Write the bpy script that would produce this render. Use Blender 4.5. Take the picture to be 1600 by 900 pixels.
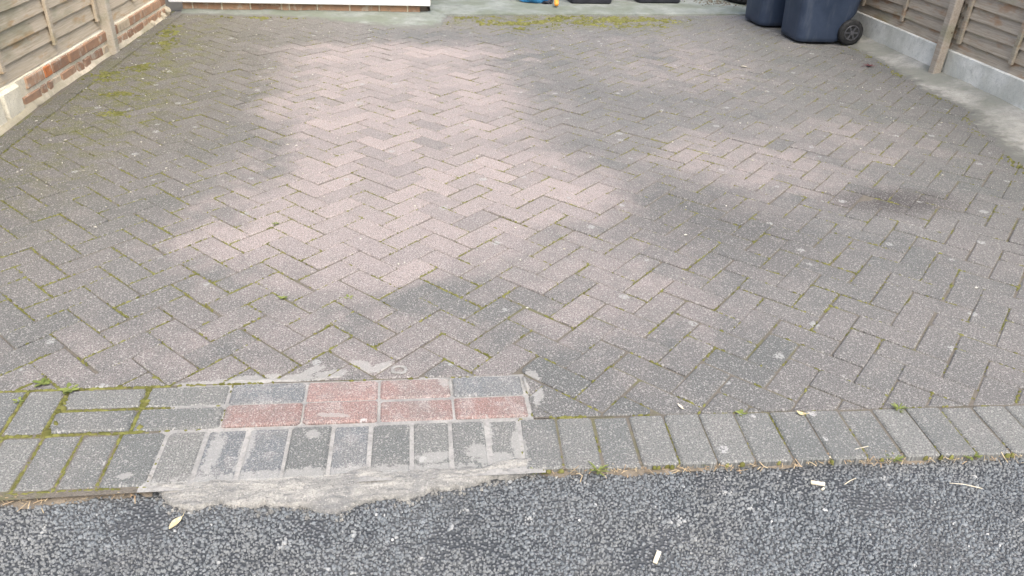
import bpy, math, random
import numpy as np
from mathutils import Vector, Matrix, noise as mnoise

# ------------------------------------------------------------------ camera
scene = bpy.context.scene
col = scene.collection
for o in list(bpy.data.objects):
    bpy.data.objects.remove(o)
F_PX, PITCH, ROLL, YAW = 1196.97, 0.531572, 0.045309, 0.151634
CAM = Vector((0.25606, -2.80448, 1.35910))
c, s = math.cos(YAW), math.sin(YAW)
right0 = Vector((c, -s, 0)); flat = Vector((s, c, 0))
fwd = flat * math.cos(PITCH) - Vector((0, 0, math.sin(PITCH)))
up0 = flat * math.sin(PITCH) + Vector((0, 0, math.cos(PITCH)))
right = right0 * math.cos(ROLL) + up0 * math.sin(ROLL)
up = -right0 * math.sin(ROLL) + up0 * math.cos(ROLL)
cam_data = bpy.data.cameras.new('camera')
cam_data.sensor_width = 36; cam_data.lens = F_PX / 1600 * 36
cam_data.clip_start = 0.05; cam_data.clip_end = 500
cam = bpy.data.objects.new('camera', cam_data); col.objects.link(cam)
M = Matrix((right, up, -fwd)).transposed().to_4x4(); M.translation = CAM
cam.matrix_world = M
scene.camera = cam
scene.render.resolution_x = 1024; scene.render.resolution_y = 576

# ------------------------------------------------------------------ light
SUN_EL, SUN_AZ = math.radians(58), math.radians(172)      # azimuth clockwise from +Y
world = bpy.data.worlds.new('World'); scene.world = world; world.use_nodes = True
wn = world.node_tree.nodes; wl = world.node_tree.links
sky = wn.new('ShaderNodeTexSky'); sky.sky_type = 'NISHITA'; sky.sun_disc = False
sky.sun_elevation = SUN_EL; sky.sun_rotation = SUN_AZ
sky.air_density = 1.0; sky.dust_density = 6.0; sky.ozone_density = 1.0
wl.new(sky.outputs[0], wn['Background'].inputs['Color'])
wn['Background'].inputs['Strength'].default_value = 0.15
sd = bpy.data.lights.new('sun', 'SUN'); sd.energy = 1.25; sd.angle = math.radians(60); sd.color = (1, .98, .94)
sun = bpy.data.objects.new('sun', sd); col.objects.link(sun)
to_sun = Vector((math.sin(SUN_AZ) * math.cos(SUN_EL), math.cos(SUN_AZ) * math.cos(SUN_EL), math.sin(SUN_EL)))
sun.rotation_euler = (-to_sun).to_track_quat('-Z', 'Y').to_euler(); sun.location = (2, -4, 8)
vs = scene.view_settings
vs.view_transform = 'Standard'; vs.look = 'None'; vs.gamma = 1; vs.exposure = 0.98
vs.use_curve_mapping = False

# ------------------------------------------------------------------ helpers
R = random.Random(7)
def link(o, parent=None):
    col.objects.link(o)
    if parent: o.parent = parent
    return o
def mesh(name, v, f, mat=None, smooth=False):
    me = bpy.data.meshes.new(name); me.from_pydata(v, [], f)
    if mat: me.materials.append(mat)
    if smooth: me.polygons.foreach_set('use_smooth', [True] * len(me.polygons))
    me.update(); return me
def obj(name, v, f, mat, parent=None, loc=(0, 0, 0), smooth=False):
    o = bpy.data.objects.new(name, mesh(name, v, f, mat, smooth)); o.location = loc
    return link(o, parent)
def empty(name, loc=(0, 0, 0), rz=0):
    o = bpy.data.objects.new(name, None); o.empty_display_size = .1
    o.location = loc; o.rotation_euler = (0, 0, rz); return link(o)
def tag(o, label=None, cat=None, group=None, kind=None):
    if label: o['label'] = label
    if cat: o['category'] = cat
    if group: o['group'] = group
    if kind: o['kind'] = kind
    return o
def box(x0, x1, y0, y1, z0, z1):
    v = [(x0,y0,z0),(x1,y0,z0),(x1,y1,z0),(x0,y1,z0),(x0,y0,z1),(x1,y0,z1),(x1,y1,z1),(x0,y1,z1)]
    return v, [(3,2,1,0),(4,5,6,7),(0,1,5,4),(1,2,6,5),(2,3,7,6),(3,0,4,7)]
def bevbox(x0, x1, y0, y1, z0, z1, b):
    """box with every edge chamfered by b (44 triangles)"""
    v = []; X = (x0, x1); Y = (y0, y1); Z = (z0, z1); idx = {}
    for i in (0,1):
        for j in (0,1):
            for k in (0,1):
                sx, sy, sz = (b, -b)[i], (b, -b)[j], (b, -b)[k]
                for a, p in (('x', (X[i], Y[j]+sy, Z[k]+sz)), ('y', (X[i]+sx, Y[j], Z[k]+sz)), ('z', (X[i]+sx, Y[j]+sy, Z[k]))):
                    idx[i,j,k,a] = len(v); v.append(p)
    f = []
    for i in (0,1): f.append([idx[i,0,0,'x'], idx[i,1,0,'x'], idx[i,1,1,'x'], idx[i,0,1,'x']][::(1 if i else -1)])
    for j in (0,1): f.append([idx[0,j,0,'y'], idx[0,j,1,'y'], idx[1,j,1,'y'], idx[1,j,0,'y']][::(1 if j else -1)])
    for k in (0,1): f.append([idx[0,0,k,'z'], idx[1,0,k,'z'], idx[1,1,k,'z'], idx[0,1,k,'z']][::(1 if k else -1)])
    for j in (0,1):
        for k in (0,1): f.append([idx[0,j,k,'y'], idx[1,j,k,'y'], idx[1,j,k,'z'], idx[0,j,k,'z']])
    for i in (0,1):
        for k in (0,1): f.append([idx[i,0,k,'x'], idx[i,1,k,'x'], idx[i,1,k,'z'], idx[i,0,k,'z']])
    for i in (0,1):
        for j in (0,1): f.append([idx[i,j,0,'x'], idx[i,j,1,'x'], idx[i,j,1,'y'], idx[i,j,0,'y']])
    for i in (0,1):
        for j in (0,1):
            for k in (0,1): f.append([idx[i,j,k,'x'], idx[i,j,k,'y'], idx[i,j,k,'z']])
    return v, f
def fix(o):
    import bmesh
    bm = bmesh.new(); bm.from_mesh(o.data); bmesh.ops.recalc_face_normals(bm, faces=bm.faces); bm.to_mesh(o.data); bm.free()
    return o
def join(parts):
    V, Fc = [], []
    for v, f in parts:
        n = len(V); V += list(v); Fc += [[i + n for i in q] for q in f]
    return V, Fc
def nz(x, y, sc=1, seed=0):
    return mnoise.noise(Vector((x*sc + seed*7.13, y*sc - seed*3.7, seed*1.9)))
def tube(pts, r, n=8, cap=True):
    V, Fc = [], []
    rr = r if isinstance(r, (list, tuple)) else [r]*len(pts)
    pts = [Vector(p) for p in pts]
    for k, p in enumerate(pts):
        d = (pts[min(k+1, len(pts)-1)] - pts[max(k-1, 0)]).normalized()
        a = d.cross(Vector((0.13, .2, 1))).normalized(); b2 = d.cross(a)
        for q in range(n):
            t = 2*math.pi*q/n; V.append(tuple(p + (a*math.cos(t) + b2*math.sin(t))*rr[k]))
    for k in range(len(pts)-1):
        for q in range(n):
            Fc.append((k*n+q, k*n+(q+1) % n, (k+1)*n+(q+1) % n, (k+1)*n+q))
    if cap: Fc += [list(range(n))[::-1], [(len(pts)-1)*n+q for q in range(n)]]
    return V, Fc

# ------------------------------------------------------------------ materials
class NT:
    def __init__(self, name, rough=.9):
        self.m = bpy.data.materials.new(name); self.m.use_nodes = True
        self.t = self.m.node_tree; self.b = self.t.nodes['Principled BSDF']
        self.b.inputs['Roughness'].default_value = rough
        self.b.inputs['Specular IOR Level'].default_value = .25
        self.geo = None; self.dim = '3D'
    def n(self, ty, **kw):
        nd = self.t.nodes.new(ty)
        for k, v in kw.items(): setattr(nd, k, v)
        return nd
    def set(self, sock, v):
        if v is None: return
        if isinstance(v, bpy.types.NodeSocket): self.t.links.new(v, sock)
        elif isinstance(v, (tuple, list)) and len(v) == 3 and sock.type == 'RGBA': sock.default_value = (*v, 1)
        else: sock.default_value = v
    def pos(self):
        if not self.geo: self.geo = self.n('ShaderNodeNewGeometry')
        return self.geo.outputs['Position']
    def objc(self): return self.n('ShaderNodeTexCoord').outputs['Object']
    def noise(self, vec, scale, detail=2, rough=.5, dist=0, col=False):
        nd = self.n('ShaderNodeTexNoise', noise_dimensions=self.dim); self.set(nd.inputs['Vector'], vec)
        nd.inputs['Scale'].default_value = scale; nd.inputs['Detail'].default_value = detail
        nd.inputs['Roughness'].default_value = rough; nd.inputs['Distortion'].default_value = dist
        return nd.outputs['Color' if col else 'Fac']
    def voro(self, vec, scale, out='Distance', feature='F1', rnd=1):
        nd = self.n('ShaderNodeTexVoronoi', feature=feature, voronoi_dimensions=self.dim); self.set(nd.inputs['Vector'], vec)
        nd.inputs['Scale'].default_value = scale; nd.inputs['Randomness'].default_value = rnd
        return nd.outputs[out]
    def mp(self, vec, scale=(1,1,1), loc=(0,0,0), rot=(0,0,0)):
        nd = self.n('ShaderNodeMapping'); self.set(nd.inputs['Vector'], vec)
        nd.inputs['Scale'].default_value = scale; nd.inputs['Location'].default_value = loc; nd.inputs['Rotation'].default_value = rot
        return nd.outputs[0]
    def math(self, op, a, b=None, cl=False):
        nd = self.n('ShaderNodeMath', operation=op, use_clamp=cl); self.set(nd.inputs[0], a); self.set(nd.inputs[1], b)
        return nd.outputs[0]
    def vmath(self, op, a, b=None, out=0):
        nd = self.n('ShaderNodeVectorMath', operation=op); self.set(nd.inputs[0], a); self.set(nd.inputs[1], b)
        return nd.outputs[out]
    def rng(self, v, a, b, c0=0, d=1, smooth=True):
        nd = self.n('ShaderNodeMapRange', interpolation_type='SMOOTHSTEP' if smooth else 'LINEAR')
        self.set(nd.inputs['Value'], v)
        for k, x in zip(('From Min','From Max','To Min','To Max'), (a, b, c0, d)): nd.inputs[k].default_value = x
        return nd.outputs[0]
    def mix(self, fac, a, b, mode='MIX'):
        nd = self.n('ShaderNodeMix', data_type='RGBA', blend_type=mode)
        self.set(nd.inputs[0], fac); self.set(nd.inputs[6], a); self.set(nd.inputs[7], b)
        return nd.outputs[2]
    def attr(self, name, out='Fac'):
        nd = self.n('ShaderNodeAttribute', attribute_name=name); return nd.outputs[out]
    def sep(self, v):
        nd = self.n('ShaderNodeSeparateXYZ'); self.set(nd.inputs[0], v); return nd.outputs
    def bump(self, h, dist=.003, strength=1):
        nd = self.n('ShaderNodeBump'); nd.inputs['Distance'].default_value = dist; nd.inputs['Strength'].default_value = strength
        self.set(nd.inputs['Height'], h); self.t.links.new(nd.outputs[0], self.b.inputs['Normal'])
    def color(self, v): self.set(self.b.inputs['Base Color'], v); return self.m
    def ellipse(self, vec, cx, cy, rx, ry, rot=0, soft=.25):
        d = self.vmath('SUBTRACT', vec, (cx, cy, 0))
        if rot: d = self.mp(d, rot=(0, 0, -rot))
        d = self.vmath('MULTIPLY', d, (1/rx, 1/ry, 0))
        return self.rng(self.vmath('LENGTH', d, out=1), 1+soft, 1-soft)

def flatpos(N):
    N.dim = '2D'
    return N.vmath('MULTIPLY', N.pos(), (1, 1, 0))
def speckle(N, base, p, lo=.52, hi=1.50, sc=270):
    """grain of exposed aggregate: dark pits and pale grains"""
    g1 = N.noise(p, sc, 2, .65)
    k = N.rng(g1, .33, .68, lo, hi, False)
    cb = N.n('ShaderNodeCombineColor')
    for q in range(3): N.set(cb.inputs[q], k)
    out = N.mix(1.0, base, cb.outputs[0], 'MULTIPLY')
    vc = N.voro(p, sc*.95, 'Color'); r = N.sep(vc)[0]
    out = N.mix(N.math('MULTIPLY', N.rng(r, .86, .9), .30), out, (.54, .53, .50))
    out = N.mix(N.math('MULTIPLY', N.rng(N.sep(vc)[1], .88, .92), .5), out, (.10, .10, .10))
    return out, g1
def spots(N, base, p, amount=.5, colr=(.33, .34, .325), sc=5.0, seed=0.0):
    """pale crusts of lichen and gum, a few centimetres across"""
    q = N.vmath('ADD', p, N.vmath('SCALE', N.vmath('SUBTRACT', N.noise(p, 45, 3, .6, col=True), (.5, .5, .5)), None))
    q.node.inputs[1].links[0].from_node.inputs['Scale'].default_value = .016
    q = N.vmath('ADD', q, (seed, seed*.37, 0))
    d = N.voro(q, sc); cl = N.sep(N.voro(q, sc, 'Color'))
    rad = N.math('MULTIPLY', N.rng(cl[0], 1-amount, 1, .25, 1, False), .095)
    inside = N.rng(N.math('SUBTRACT', d, rad), .012, -.012)
    inside = N.math('MULTIPLY', inside, N.rng(cl[0], 1-amount, 1-amount+.02))
    inside = N.math('MULTIPLY', inside, N.rng(N.noise(p, 120, 2), .38, .5))
    return N.mix(N.math('MULTIPLY', inside, .8), base, colr)

def clean_mask(N, p):
    """where a parked car keeps the algae off the blocks"""
    q = N.vmath('ADD', p, N.vmath('MULTIPLY', N.vmath('SUBTRACT', N.noise(p, 2.3, 3, .6, col=True), (.5, .5, .5)), (.55, .55, 0)))
    es = [(.25, 1.15, .66, .8, 0, .45), (.32, .55, .72, .95, 0, .45), (.25, 1.75, .82, 1.0, 0, .45), (.75, .45, .5, .55, .3, .45), (.2, 2.75, .85, .42, 0, .55),
          (.05, .0, .6, .5, 0, .5)]
    m = None
    for e in es:
        v = N.ellipse(q, *e[:4], rot=e[4], soft=e[5])
        m = v if m is None else N.math('MAXIMUM', m, v)
    for e, w in (((1.95, .62, .42, .52, .5, .7), .6), ((2.2, 2.5, .55, .75, 0, .8), .42), ((.95, -.55, .5, .42, 0, .6), .5), ((.0, -.85, .9, .22, 0, .7), .45), ((2.7, .9, .5, .4, 0, .6), .4)):
        m = N.math('MAXIMUM', m, N.math('MULTIPLY', N.ellipse(q, *e[:4], rot=e[4], soft=e[5]), w))
    return m

SMEAR_P = [(-.16, -.985, .16, .022, 0), (.02, -.975, .06, .02, 0), (.105, -.940, .05, .022, -.6), (.155, -.955, .05, .018, .6), (-.04, -.955, .05, .016, .6), (-.33, -.99, .1, .014, 0), (.60, -1.08, .022, .09, 0)]
SMEAR_E = [(.30, -1.345, .055, .022, .1), (.41, -1.33, .03, .035, .6), (.455, -1.36, .06, .025, 0), (-.01, -1.235, .02, .018, .5), (.035, -1.165, .05, .010, -.15), (.34, -1.03, .016, .045, .2),
           (-.25, -1.28, .02, .09, -.05), (-.172, -1.27, .018, .10, -.08), (.075, -1.385, .48, .028, -.026), (-.44, -1.345, .022, .012, .2), (.52, -1.33, .02, .09, 0), (.445, -1.25, .014, .06, 0)]
def smears(N, base, p, lst):
    """mortar trodden over the blocks, broken up by the rough surface"""
    m = None
    for e in lst:
        v = N.ellipse(p, e[0], e[1], e[2], e[3], e[4], .75)
        m = v if m is None else N.math('MAXIMUM', m, v)
    k = N.math('ADD', m, N.math('MULTIPLY', N.math('SUBTRACT', N.noise(p, 55, 5, .75), .5), 1.7))
    k = N.math('MULTIPLY', N.rng(k, .52, .70), N.rng(m, .02, .25))
    return N.mix(N.math('MULTIPLY', k, .58), base, (.36, .36, .34))
def mat_paver(smear=False):
    N = NT('paving block' + (' with mortar' if smear else '')); p = flatpos(N)
    tone = N.attr('tone')
    base = N.mix(tone, (.325, .280, .264), (.262, .233, .224))
    m = clean_mask(N, p)
    m = N.math('ADD', m, N.math('MULTIPLY', N.math('SUBTRACT', N.noise(p, 9, 5, .7), .53), .8))
    m = N.rng(m, -.15, 1.15)
    # per block: some blocks keep their dirt
    m = N.math('SUBTRACT', m, N.math('MULTIPLY', N.attr('dirt'), .5), True)
    n2 = N.noise(p, 1.4, 4, .6)
    grime = N.mix(N.rng(n2, .35, .65), (.118, .123, .120), (.156, .154, .148))
    gx = N.ellipse(p, -1.3, 2.6, 1.0, 2.3, 0, .6)
    grime = N.mix(N.math('MULTIPLY', gx, .8), grime, (.112, .106, .084))
    gr = N.ellipse(p, 3.6, 1.6, 1.0, 2.2, 0, .6)
    grime = N.mix(N.math('MULTIPLY', gr, .75), grime, (.122, .127, .118))
    grime = N.mix(N.math('MULTIPLY', tone, .45), grime, (.166, .156, .150))
    c0 = N.mix(m, grime, base)
    # oil drips
    oil = N.math('MAXIMUM', N.ellipse(N.vmath('ADD', p, N.vmath('MULTIPLY', N.noise(p, 14, 3, col=True), (.1, .1, 0))), 2.50, .19, .27, .13, 0, .8),
                 N.math('MULTIPLY', N.ellipse(p, 1.55, .0, .32, .4, .4, .8), .35))
    c0 = N.mix(N.math('MULTIPLY', oil, .9), c0, (.07, .066, .064))
    # green film near the back and the left wall
    alg = N.math('MAXIMUM', N.ellipse(p, 1.6, 4.0, 1.2, .32, .06, .7), N.ellipse(p, -1.35, 2.4, .28, 1.7, 0, .8))
    alg = N.math('MULTIPLY', alg, N.rng(N.noise(p, 9, 4, .7), .42, .62))
    c0 = N.mix(N.math('MULTIPLY', alg, .8), c0, (.115, .118, .042))
    c0, g = speckle(N, c0, p)
    c0 = spots(N, c0, p, .34)
    if smear: c0 = smears(N, c0, p, SMEAR_P)
    N.bump(N.math('ADD', g, N.math('MULTIPLY', N.noise(p, 40, 3), .8)), .0022, .8)
    return N.color(c0)
def mat_edge(name, a, b, pale=.0):
    N = NT(name); p = flatpos(N)
    c0 = N.mix(N.attr('tone'), a, b)
    c0 = N.mix(N.math('MULTIPLY', N.rng(N.noise(p, 6, 4, .6), .4, .7), .5), c0, (.20, .198, .188))
    if pale: c0 = N.mix(N.math('MULTIPLY', N.rng(N.noise(p, 16, 4, .7), .50, .66), pale), c0, (.36, .35, .33))
    c0, g = speckle(N, c0, p, .60, 1.42, 300)
    c0 = spots(N, c0, p, .22, (.42, .42, .41), 6.5, 3.1)
    c0 = smears(N, c0, p, SMEAR_E)
    N.bump(N.math('ADD', g, N.math('MULTIPLY', N.noise(p, 40, 3), .6)), .0025, .9)
    return N.color(c0)
def mat_bed():
    N = NT('joint sand and moss'); p = flatpos(N)
    soil = N.mix(N.noise(p, 60, 3), (.105, .096, .080), (.180, .163, .138))
    f = N.rng(N.noise(p, 5, 4, .65), .50, .66)
    c0 = N.mix(N.math('MULTIPLY', f, .7), soil, (.13, .13, .06))
    N.bump(N.noise(p, 180, 3), .004)
    return N.color(c0)
def mat_mortar(name, a, b, sc=1.0, streak=None, feather=None):
    N = NT(name); p = N.pos()
    n1 = N.noise(p, 7*sc, 5, .65); c0 = N.mix(N.rng(n1, .3, .7), a, b)
    c0 = N.mix(N.math('MULTIPLY', N.rng(N.noise(p, 22*sc, 4, .7), .5, .7), .5), c0, tuple(x*.62 for x in a))
    if streak: c0 = N.mix(N.math('MULTIPLY', N.rng(N.noise(p, 2.4, 4, .6), .42, .62), .75), c0, streak)
    g = N.noise(p, 130, 3, .7)
    c0 = N.mix(N.math('MULTIPLY', N.rng(g, .5, .66), .35), c0, tuple(x*.5 for x in a))
    if feather:      # soil trodden over the thin edge
        e = N.math('ADD', N.attr('edge'), N.math('MULTIPLY', N.math('SUBTRACT', N.noise(p, 11, 5, .75), .5), .9))
        c0 = N.mix(N.math('MULTIPLY', N.rng(e, .34, .06), .85), c0, feather)
    N.bump(N.math('ADD', g, N.math('MULTIPLY', N.noise(p, 25, 3), 1.5)), .004, .8)
    return N.color(c0)
def mat_skirt():
    N = NT('weathered mortar skirt'); p = N.pos()
    tr = N.noise(N.mp(p, (9, 55, 30), rot=(0, 0, .12)), 1, 5, .7, .4)           # trowel drags
    c0 = N.mix(N.rng(tr, .32, .68), (.235, .237, .225), (.43, .42, .385))
    c0 = N.mix(N.rng(N.noise(p, 9, 5, .7), .48, .66), c0, (.225, .228, .222))
    g = N.noise(p, 170, 4, .75)
    c0 = N.mix(N.math('MULTIPLY', N.rng(g, .5, .62), .55), c0, (.15, .15, .145))
    c0 = N.mix(N.math('MULTIPLY', N.rng(N.noise(p, 260, 2), .58, .68), .5), c0, (.55, .54, .50))
    N.bump(N.math('ADD', N.math('MULTIPLY', tr, 1.5), g), .006, 1)
    return N.color(c0)
def mat_asphalt():
    N = NT('asphalt', .85); p = flatpos(N)
    c0 = N.mix(N.rng(N.noise(p, 3, 4, .6), .35, .65), (.052, .058, .063), (.080, .085, .088))
    d = N.voro(p, 105); cl = N.sep(N.voro(p, 105, 'Color'))
    st = N.mix(cl[0], (.10, .11, .12), (.26, .27, .28))
    c0 = N.mix(N.math('MULTIPLY', N.rng(d, .45, .28), .75), c0, st)
    N.bump(N.rng(d, .6, .1), .004)
    return N.color(c0)
def mat_chip():
    N = NT('asphalt chipping', .75); p = N.pos()
    t = N.attr('tone')
    c0 = N.mix(t, (.105, .120, .131), (.208, .230, .243))
    c0 = N.mix(N.rng(t, .93, .97), c0, (.50, .51, .50))
    big = N.noise(flatpos(N), 2.6, 4, .6)
    c0 = N.mix(N.math('MULTIPLY', N.rng(big, .46, .62), .6), c0, (.19, .195, .19))
    c0 = N.mix(N.math('MULTIPLY', N.rng(N.noise(flatpos(N), 4.5, 4, .65), .54, .68), .6), c0, (.075, .08, .085))
    # pale crusts trodden in over many stones
    cr = N.rng(N.noise(flatpos(N), 13, 3, .6), .66, .74)
    c0 = N.mix(N.math('MULTIPLY', cr, .6), c0, (.42, .43, .42))
    k = N.noise(p, 420, 2)
    c0 = N.mix(N.math('MULTIPLY', N.rng(k, .5, .7), .35), c0, (.38, .39, .39))
    N.bump(k, .001)
    return N.color(c0)
def mat_simple(name, a, b, sc=20, rough=.85, bump=.001, bsc=120, spec=.25):
    N = NT(name, rough); p = N.objc()
    c0 = N.mix(N.rng(N.noise(p, sc, 4, .6), .32, .68), a, b)
    N.bump(N.noise(p, bsc, 3), bump); N.b.inputs['Specular IOR Level'].default_value = spec
    return N.color(c0)
def mat_tone(name, a, b, third=None, rough=.9):
    N = NT(name, rough)
    c0 = N.mix(N.attr('tone'), a, b)
    c0 = N.mix(N.math('MULTIPLY', N.rng(N.noise(N.pos(), 30, 3), .45, .65), .5), c0, third or b)
    return N.color(c0)
def mat_wood(name, a, b, stain, seed):
    N = NT(name, .85); p = N.vmath('ADD', N.objc(), (seed, seed, seed))
    info = N.n('ShaderNodeObjectInfo').outputs['Random']
    p = N.vmath('ADD', p, N.vmath('SCALE', (3.1, 5.7, 9.2)));
    p.node.inputs[1].links[0].from_node.inputs['Scale'].default_value = 1
    N.set(p.node.inputs[1].links[0].from_node.inputs['Scale'], info)
    grain = N.noise(N.mp(p, (60, 2.2, 60)), 1.6, 5, .65, .6)
    c0 = N.mix(N.rng(grain, .3, .7), a, b)
    fine = N.noise(N.mp(p, (260, 6, 260)), 1.5, 3, .6)
    c0 = N.mix(N.math('MULTIPLY', N.rng(fine, .52, .7), .5), c0, tuple(x*.55 for x in a))
    st = N.math('MULTIPLY', N.rng(N.noise(N.mp(p, (5, 4, 14)), 1, 4, .65), .50, .68), .75)
    c0 = N.mix(st, c0, stain)
    gm = N.math('MULTIPLY', N.rng(N.noise(N.mp(p, (3, 2.3, 6)), 1, 4, .6), .5, .68), .45)
    c0 = N.mix(gm, c0, (.20, .215, .13))
    kn = N.voro(N.mp(p, (9, 3.2, 9)), 1); c0 = N.mix(N.math('MULTIPLY', N.rng(kn, .10, .05), .8), c0, (.12, .075, .045))
    N.bump(N.math('ADD', grain, N.math('MULTIPLY', fine, .6)), .0025, .8)
    return N.color(c0)
def mat_brick(name, a, b):
    N = NT(name); p = N.pos()
    info = N.n('ShaderNodeObjectInfo').outputs['Random']
    c0 = N.mix(info, a, b)
    c0 = N.mix(N.math('MULTIPLY', N.rng(N.noise(p, 25, 4, .65), .45, .7), .5), c0, (.19, .15, .12))
    c0 = N.mix(N.math('MULTIPLY', N.rng(N.noise(p, 13, 4, .7), .52, .66), .65), c0, (.52, .47, .38))
    N.bump(N.noise(p, 90, 4, .7), .004)
    return N.color(c0)
def mat_leafy(name, a, b, rough=.7):
    N = NT(name, rough); c0 = N.mix(N.rng(N.noise(N.objc(), 90, 2), .35, .65), a, b)
    return N.color(c0)

M_PAVE = mat_paver(); M_PAVES = mat_paver(True)
M_EDGE = mat_edge('edging block grey', (.138, .146, .142), (.182, .187, .178))
M_EDGED = mat_edge('edging block dark grey', (.142, .154, .162), (.172, .183, .188), .35)
M_EDGER = mat_edge('edging block red', (.245, .168, .152), (.28, .200, .183), .35)
M_BED = mat_bed()
M_MORT = mat_mortar('pale mortar', (.25, .25, .24), (.36, .355, .335), 2)
M_SKIRT = mat_skirt()
M_CONC = mat_mortar('green stained concrete', (.19, .21, .192), (.265, .29, .266), .8, (.14, .162, .12))
M_FILL = mat_mortar('rough concrete fillet', (.30, .30, .272), (.42, .413, .375), 1.6, (.185, .195, .165), (.135, .137, .125))
M_HAUNCH = mat_mortar('thin concrete haunch', (.19, .21, .192), (.265, .29, .266), 1.2, (.14, .162, .12), (.14, .14, .128))
M_GRAVEL = mat_mortar('concrete gravel board', (.66, .67, .62), (.77, .77, .72), 1.2, (.46, .47, .42))
M_CREAM = mat_mortar('cream wall mortar', (.72, .65, .49), (.86, .80, .64), 1)
M_RENDER = mat_mortar('cream render', (.72, .66, .50), (.85, .80, .65), .8)
M_FOOT = mat_mortar('dirty wall foot', (.48, .43, .325), (.66, .59, .46), 1.4, (.34, .31, .22))
M_ROAD = mat_asphalt(); M_CHIP = mat_chip()
M_GROUND = mat_mortar('bare ground', (.12, .11, .085), (.17, .15, .12), .3)
M_DIRT = mat_mortar('edge dirt', (.125, .108, .085), (.20, .172, .135), 3)
M_MOSS = mat_tone('moss', (.080, .084, .022), (.180, .185, .058), (.125, .112, .040))
M_WEED = mat_tone('weed leaf', (.10, .135, .035), (.20, .235, .07))
M_STRAW = mat_tone('dry grass', (.33, .25, .15), (.50, .42, .27), (.30, .19, .12))
M_LITTER = mat_tone('petal litter', (.45, .43, .35), (.62, .60, .54), (.40, .36, .28))
M_WOODL = mat_wood('weathered fence left', (.43, .365, .265), (.56, .49, .38), (.42, .27, .13), 3.3)
M_WOODR = mat_wood('weathered fence right', (.32, .275, .215), (.44, .39, .315), (.31, .18, .095), 8.8)
M_POSTL = mat_wood('weathered post left', (.42, .375, .30), (.55, .50, .41), (.40, .33, .24), 1.3)
M_POSTR = mat_wood('weathered post right', (.34, .295, .24), (.46, .41, .34), (.31, .245, .18), 5.3)
M_BRICK = mat_brick('wall brick', (.30, .175, .11), (.44, .28, .18))
M_BRICKO = mat_brick('orange brick', (.50, .17, .06), (.52, .19, .07))
M_BRICKP = mat_brick('limed brick', (.50, .41, .29), (.60, .51, .38))
M_WHITE = mat_simple('white plastic board', (.80, .81, .80), (.84, .845, .84), 4, .35, .0003, 60, .5)
def mat_bin():
    N = NT('navy bin plastic', .48); p = N.objc()
    c0 = N.mix(N.rng(N.noise(p, 5, 4, .6), .3, .7), (.020, .034, .064), (.036, .054, .092))
    c0 = N.mix(N.math('MULTIPLY', N.rng(N.noise(N.mp(p, (14, 14, 2.5)), 1, 5, .7), .52, .72), .35), c0, (.10, .12, .15))      # dusty runs
    c0 = N.mix(N.math('MULTIPLY', N.rng(N.noise(N.mp(p, (30, 30, 160)), 1, 3, .7), .66, .74), .4), c0, (.15, .17, .19))       # scuffs
    N.bump(N.noise(p, 320, 2), .0006); N.b.inputs['Specular IOR Level'].default_value = .45
    return N.color(c0)
M_BIN = mat_bin()
M_TYRE = mat_simple('black rubber', (.016, .017, .018), (.035, .036, .036), 30, .7, .001, 90)
M_HUB = mat_simple('grey hub plastic', (.05, .052, .058), (.09, .092, .10), 20, .45)
M_CRATE = mat_simple('black crate plastic', (.014, .016, .022), (.026, .028, .036), 12, .5, .0008, 80, .4)
M_BLUE = mat_simple('blue plastic', (.03, .22, .50), (.07, .34, .66), 14, .4, .002, 30, .5)
M_BAGW = mat_simple('white plastic', (.60, .65, .68), (.74, .78, .80), 14, .45, .002, 30, .4)
M_ORANGE = mat_simple('orange plastic', (.68, .27, .03), (.78, .36, .06), 30, .45, .0005, 60, .4)
M_DRY = mat_leafy('dry leaf', (.50, .42, .24), (.64, .56, .37))
M_REDLEAF = mat_leafy('dark red leaf', (.065, .018, .022), (.11, .03, .035))
M_CHIPWOOD = mat_leafy('pale wood', (.60, .54, .40), (.72, .67, .55))

# ------------------------------------------------------------------ block geometry
def clip(poly, n, cc):
    """keep the part of a convex polygon with n.p >= cc"""
    out = []
    for k in range(len(poly)):
        a, b = poly[k], poly[(k+1) % len(poly)]
        da = n[0]*a[0] + n[1]*a[1] - cc; db = n[0]*b[0] + n[1]*b[1] - cc
        if da >= 0: out.append(a)
        if da*db < 0:
            t = da/(da-db); out.append((a[0]+(b[0]-a[0])*t, a[1]+(b[1]-a[1])*t))
    return out
def area(p):
    return .5*sum(p[k][0]*p[(k+1) % len(p)][1] - p[(k+1) % len(p)][0]*p[k][1] for k in range(len(p)))
def tidy(p, eps=.004):
    out = []
    for q in p:
        if not out or math.hypot(q[0]-out[-1][0], q[1]-out[-1][1]) > eps: out.append(q)
    while len(out) > 2 and math.hypot(out[0][0]-out[-1][0], out[0][1]-out[-1][1]) <= eps: out.pop()
    return out
def inset(p, d):
    n = len(p); out = []
    for k in range(n):
        a, b, e = Vector(p[k-1]), Vector(p[k]), Vector(p[(k+1) % n])
        d1 = (b-a).normalized(); d2 = (e-b).normalized()
        n1 = Vector((-d1.y, d1.x)); n2 = Vector((-d2.y, d2.x))
        m = n1 + n2
        if m.length < .2: m = n1
        m = m.normalized(); k2 = max(.45, m.dot(n1))
        out.append(tuple(b + m*(d/k2)))
    return out
def wear(p, lo, hi):
    out = []
    n = len(p)
    for k in range(n):
        a, b, e = Vector(p[k-1]), Vector(p[k]), Vector(p[(k+1) % n])
        l = min((b-a).length, (e-b).length)
        r = min(R.uniform(lo, hi), l*.3)
        out.append(tuple(b + (a-b).normalized()*r)); out.append(tuple(b + (e-b).normalized()*r*R.uniform(.7, 1.3)))
    return out
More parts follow.
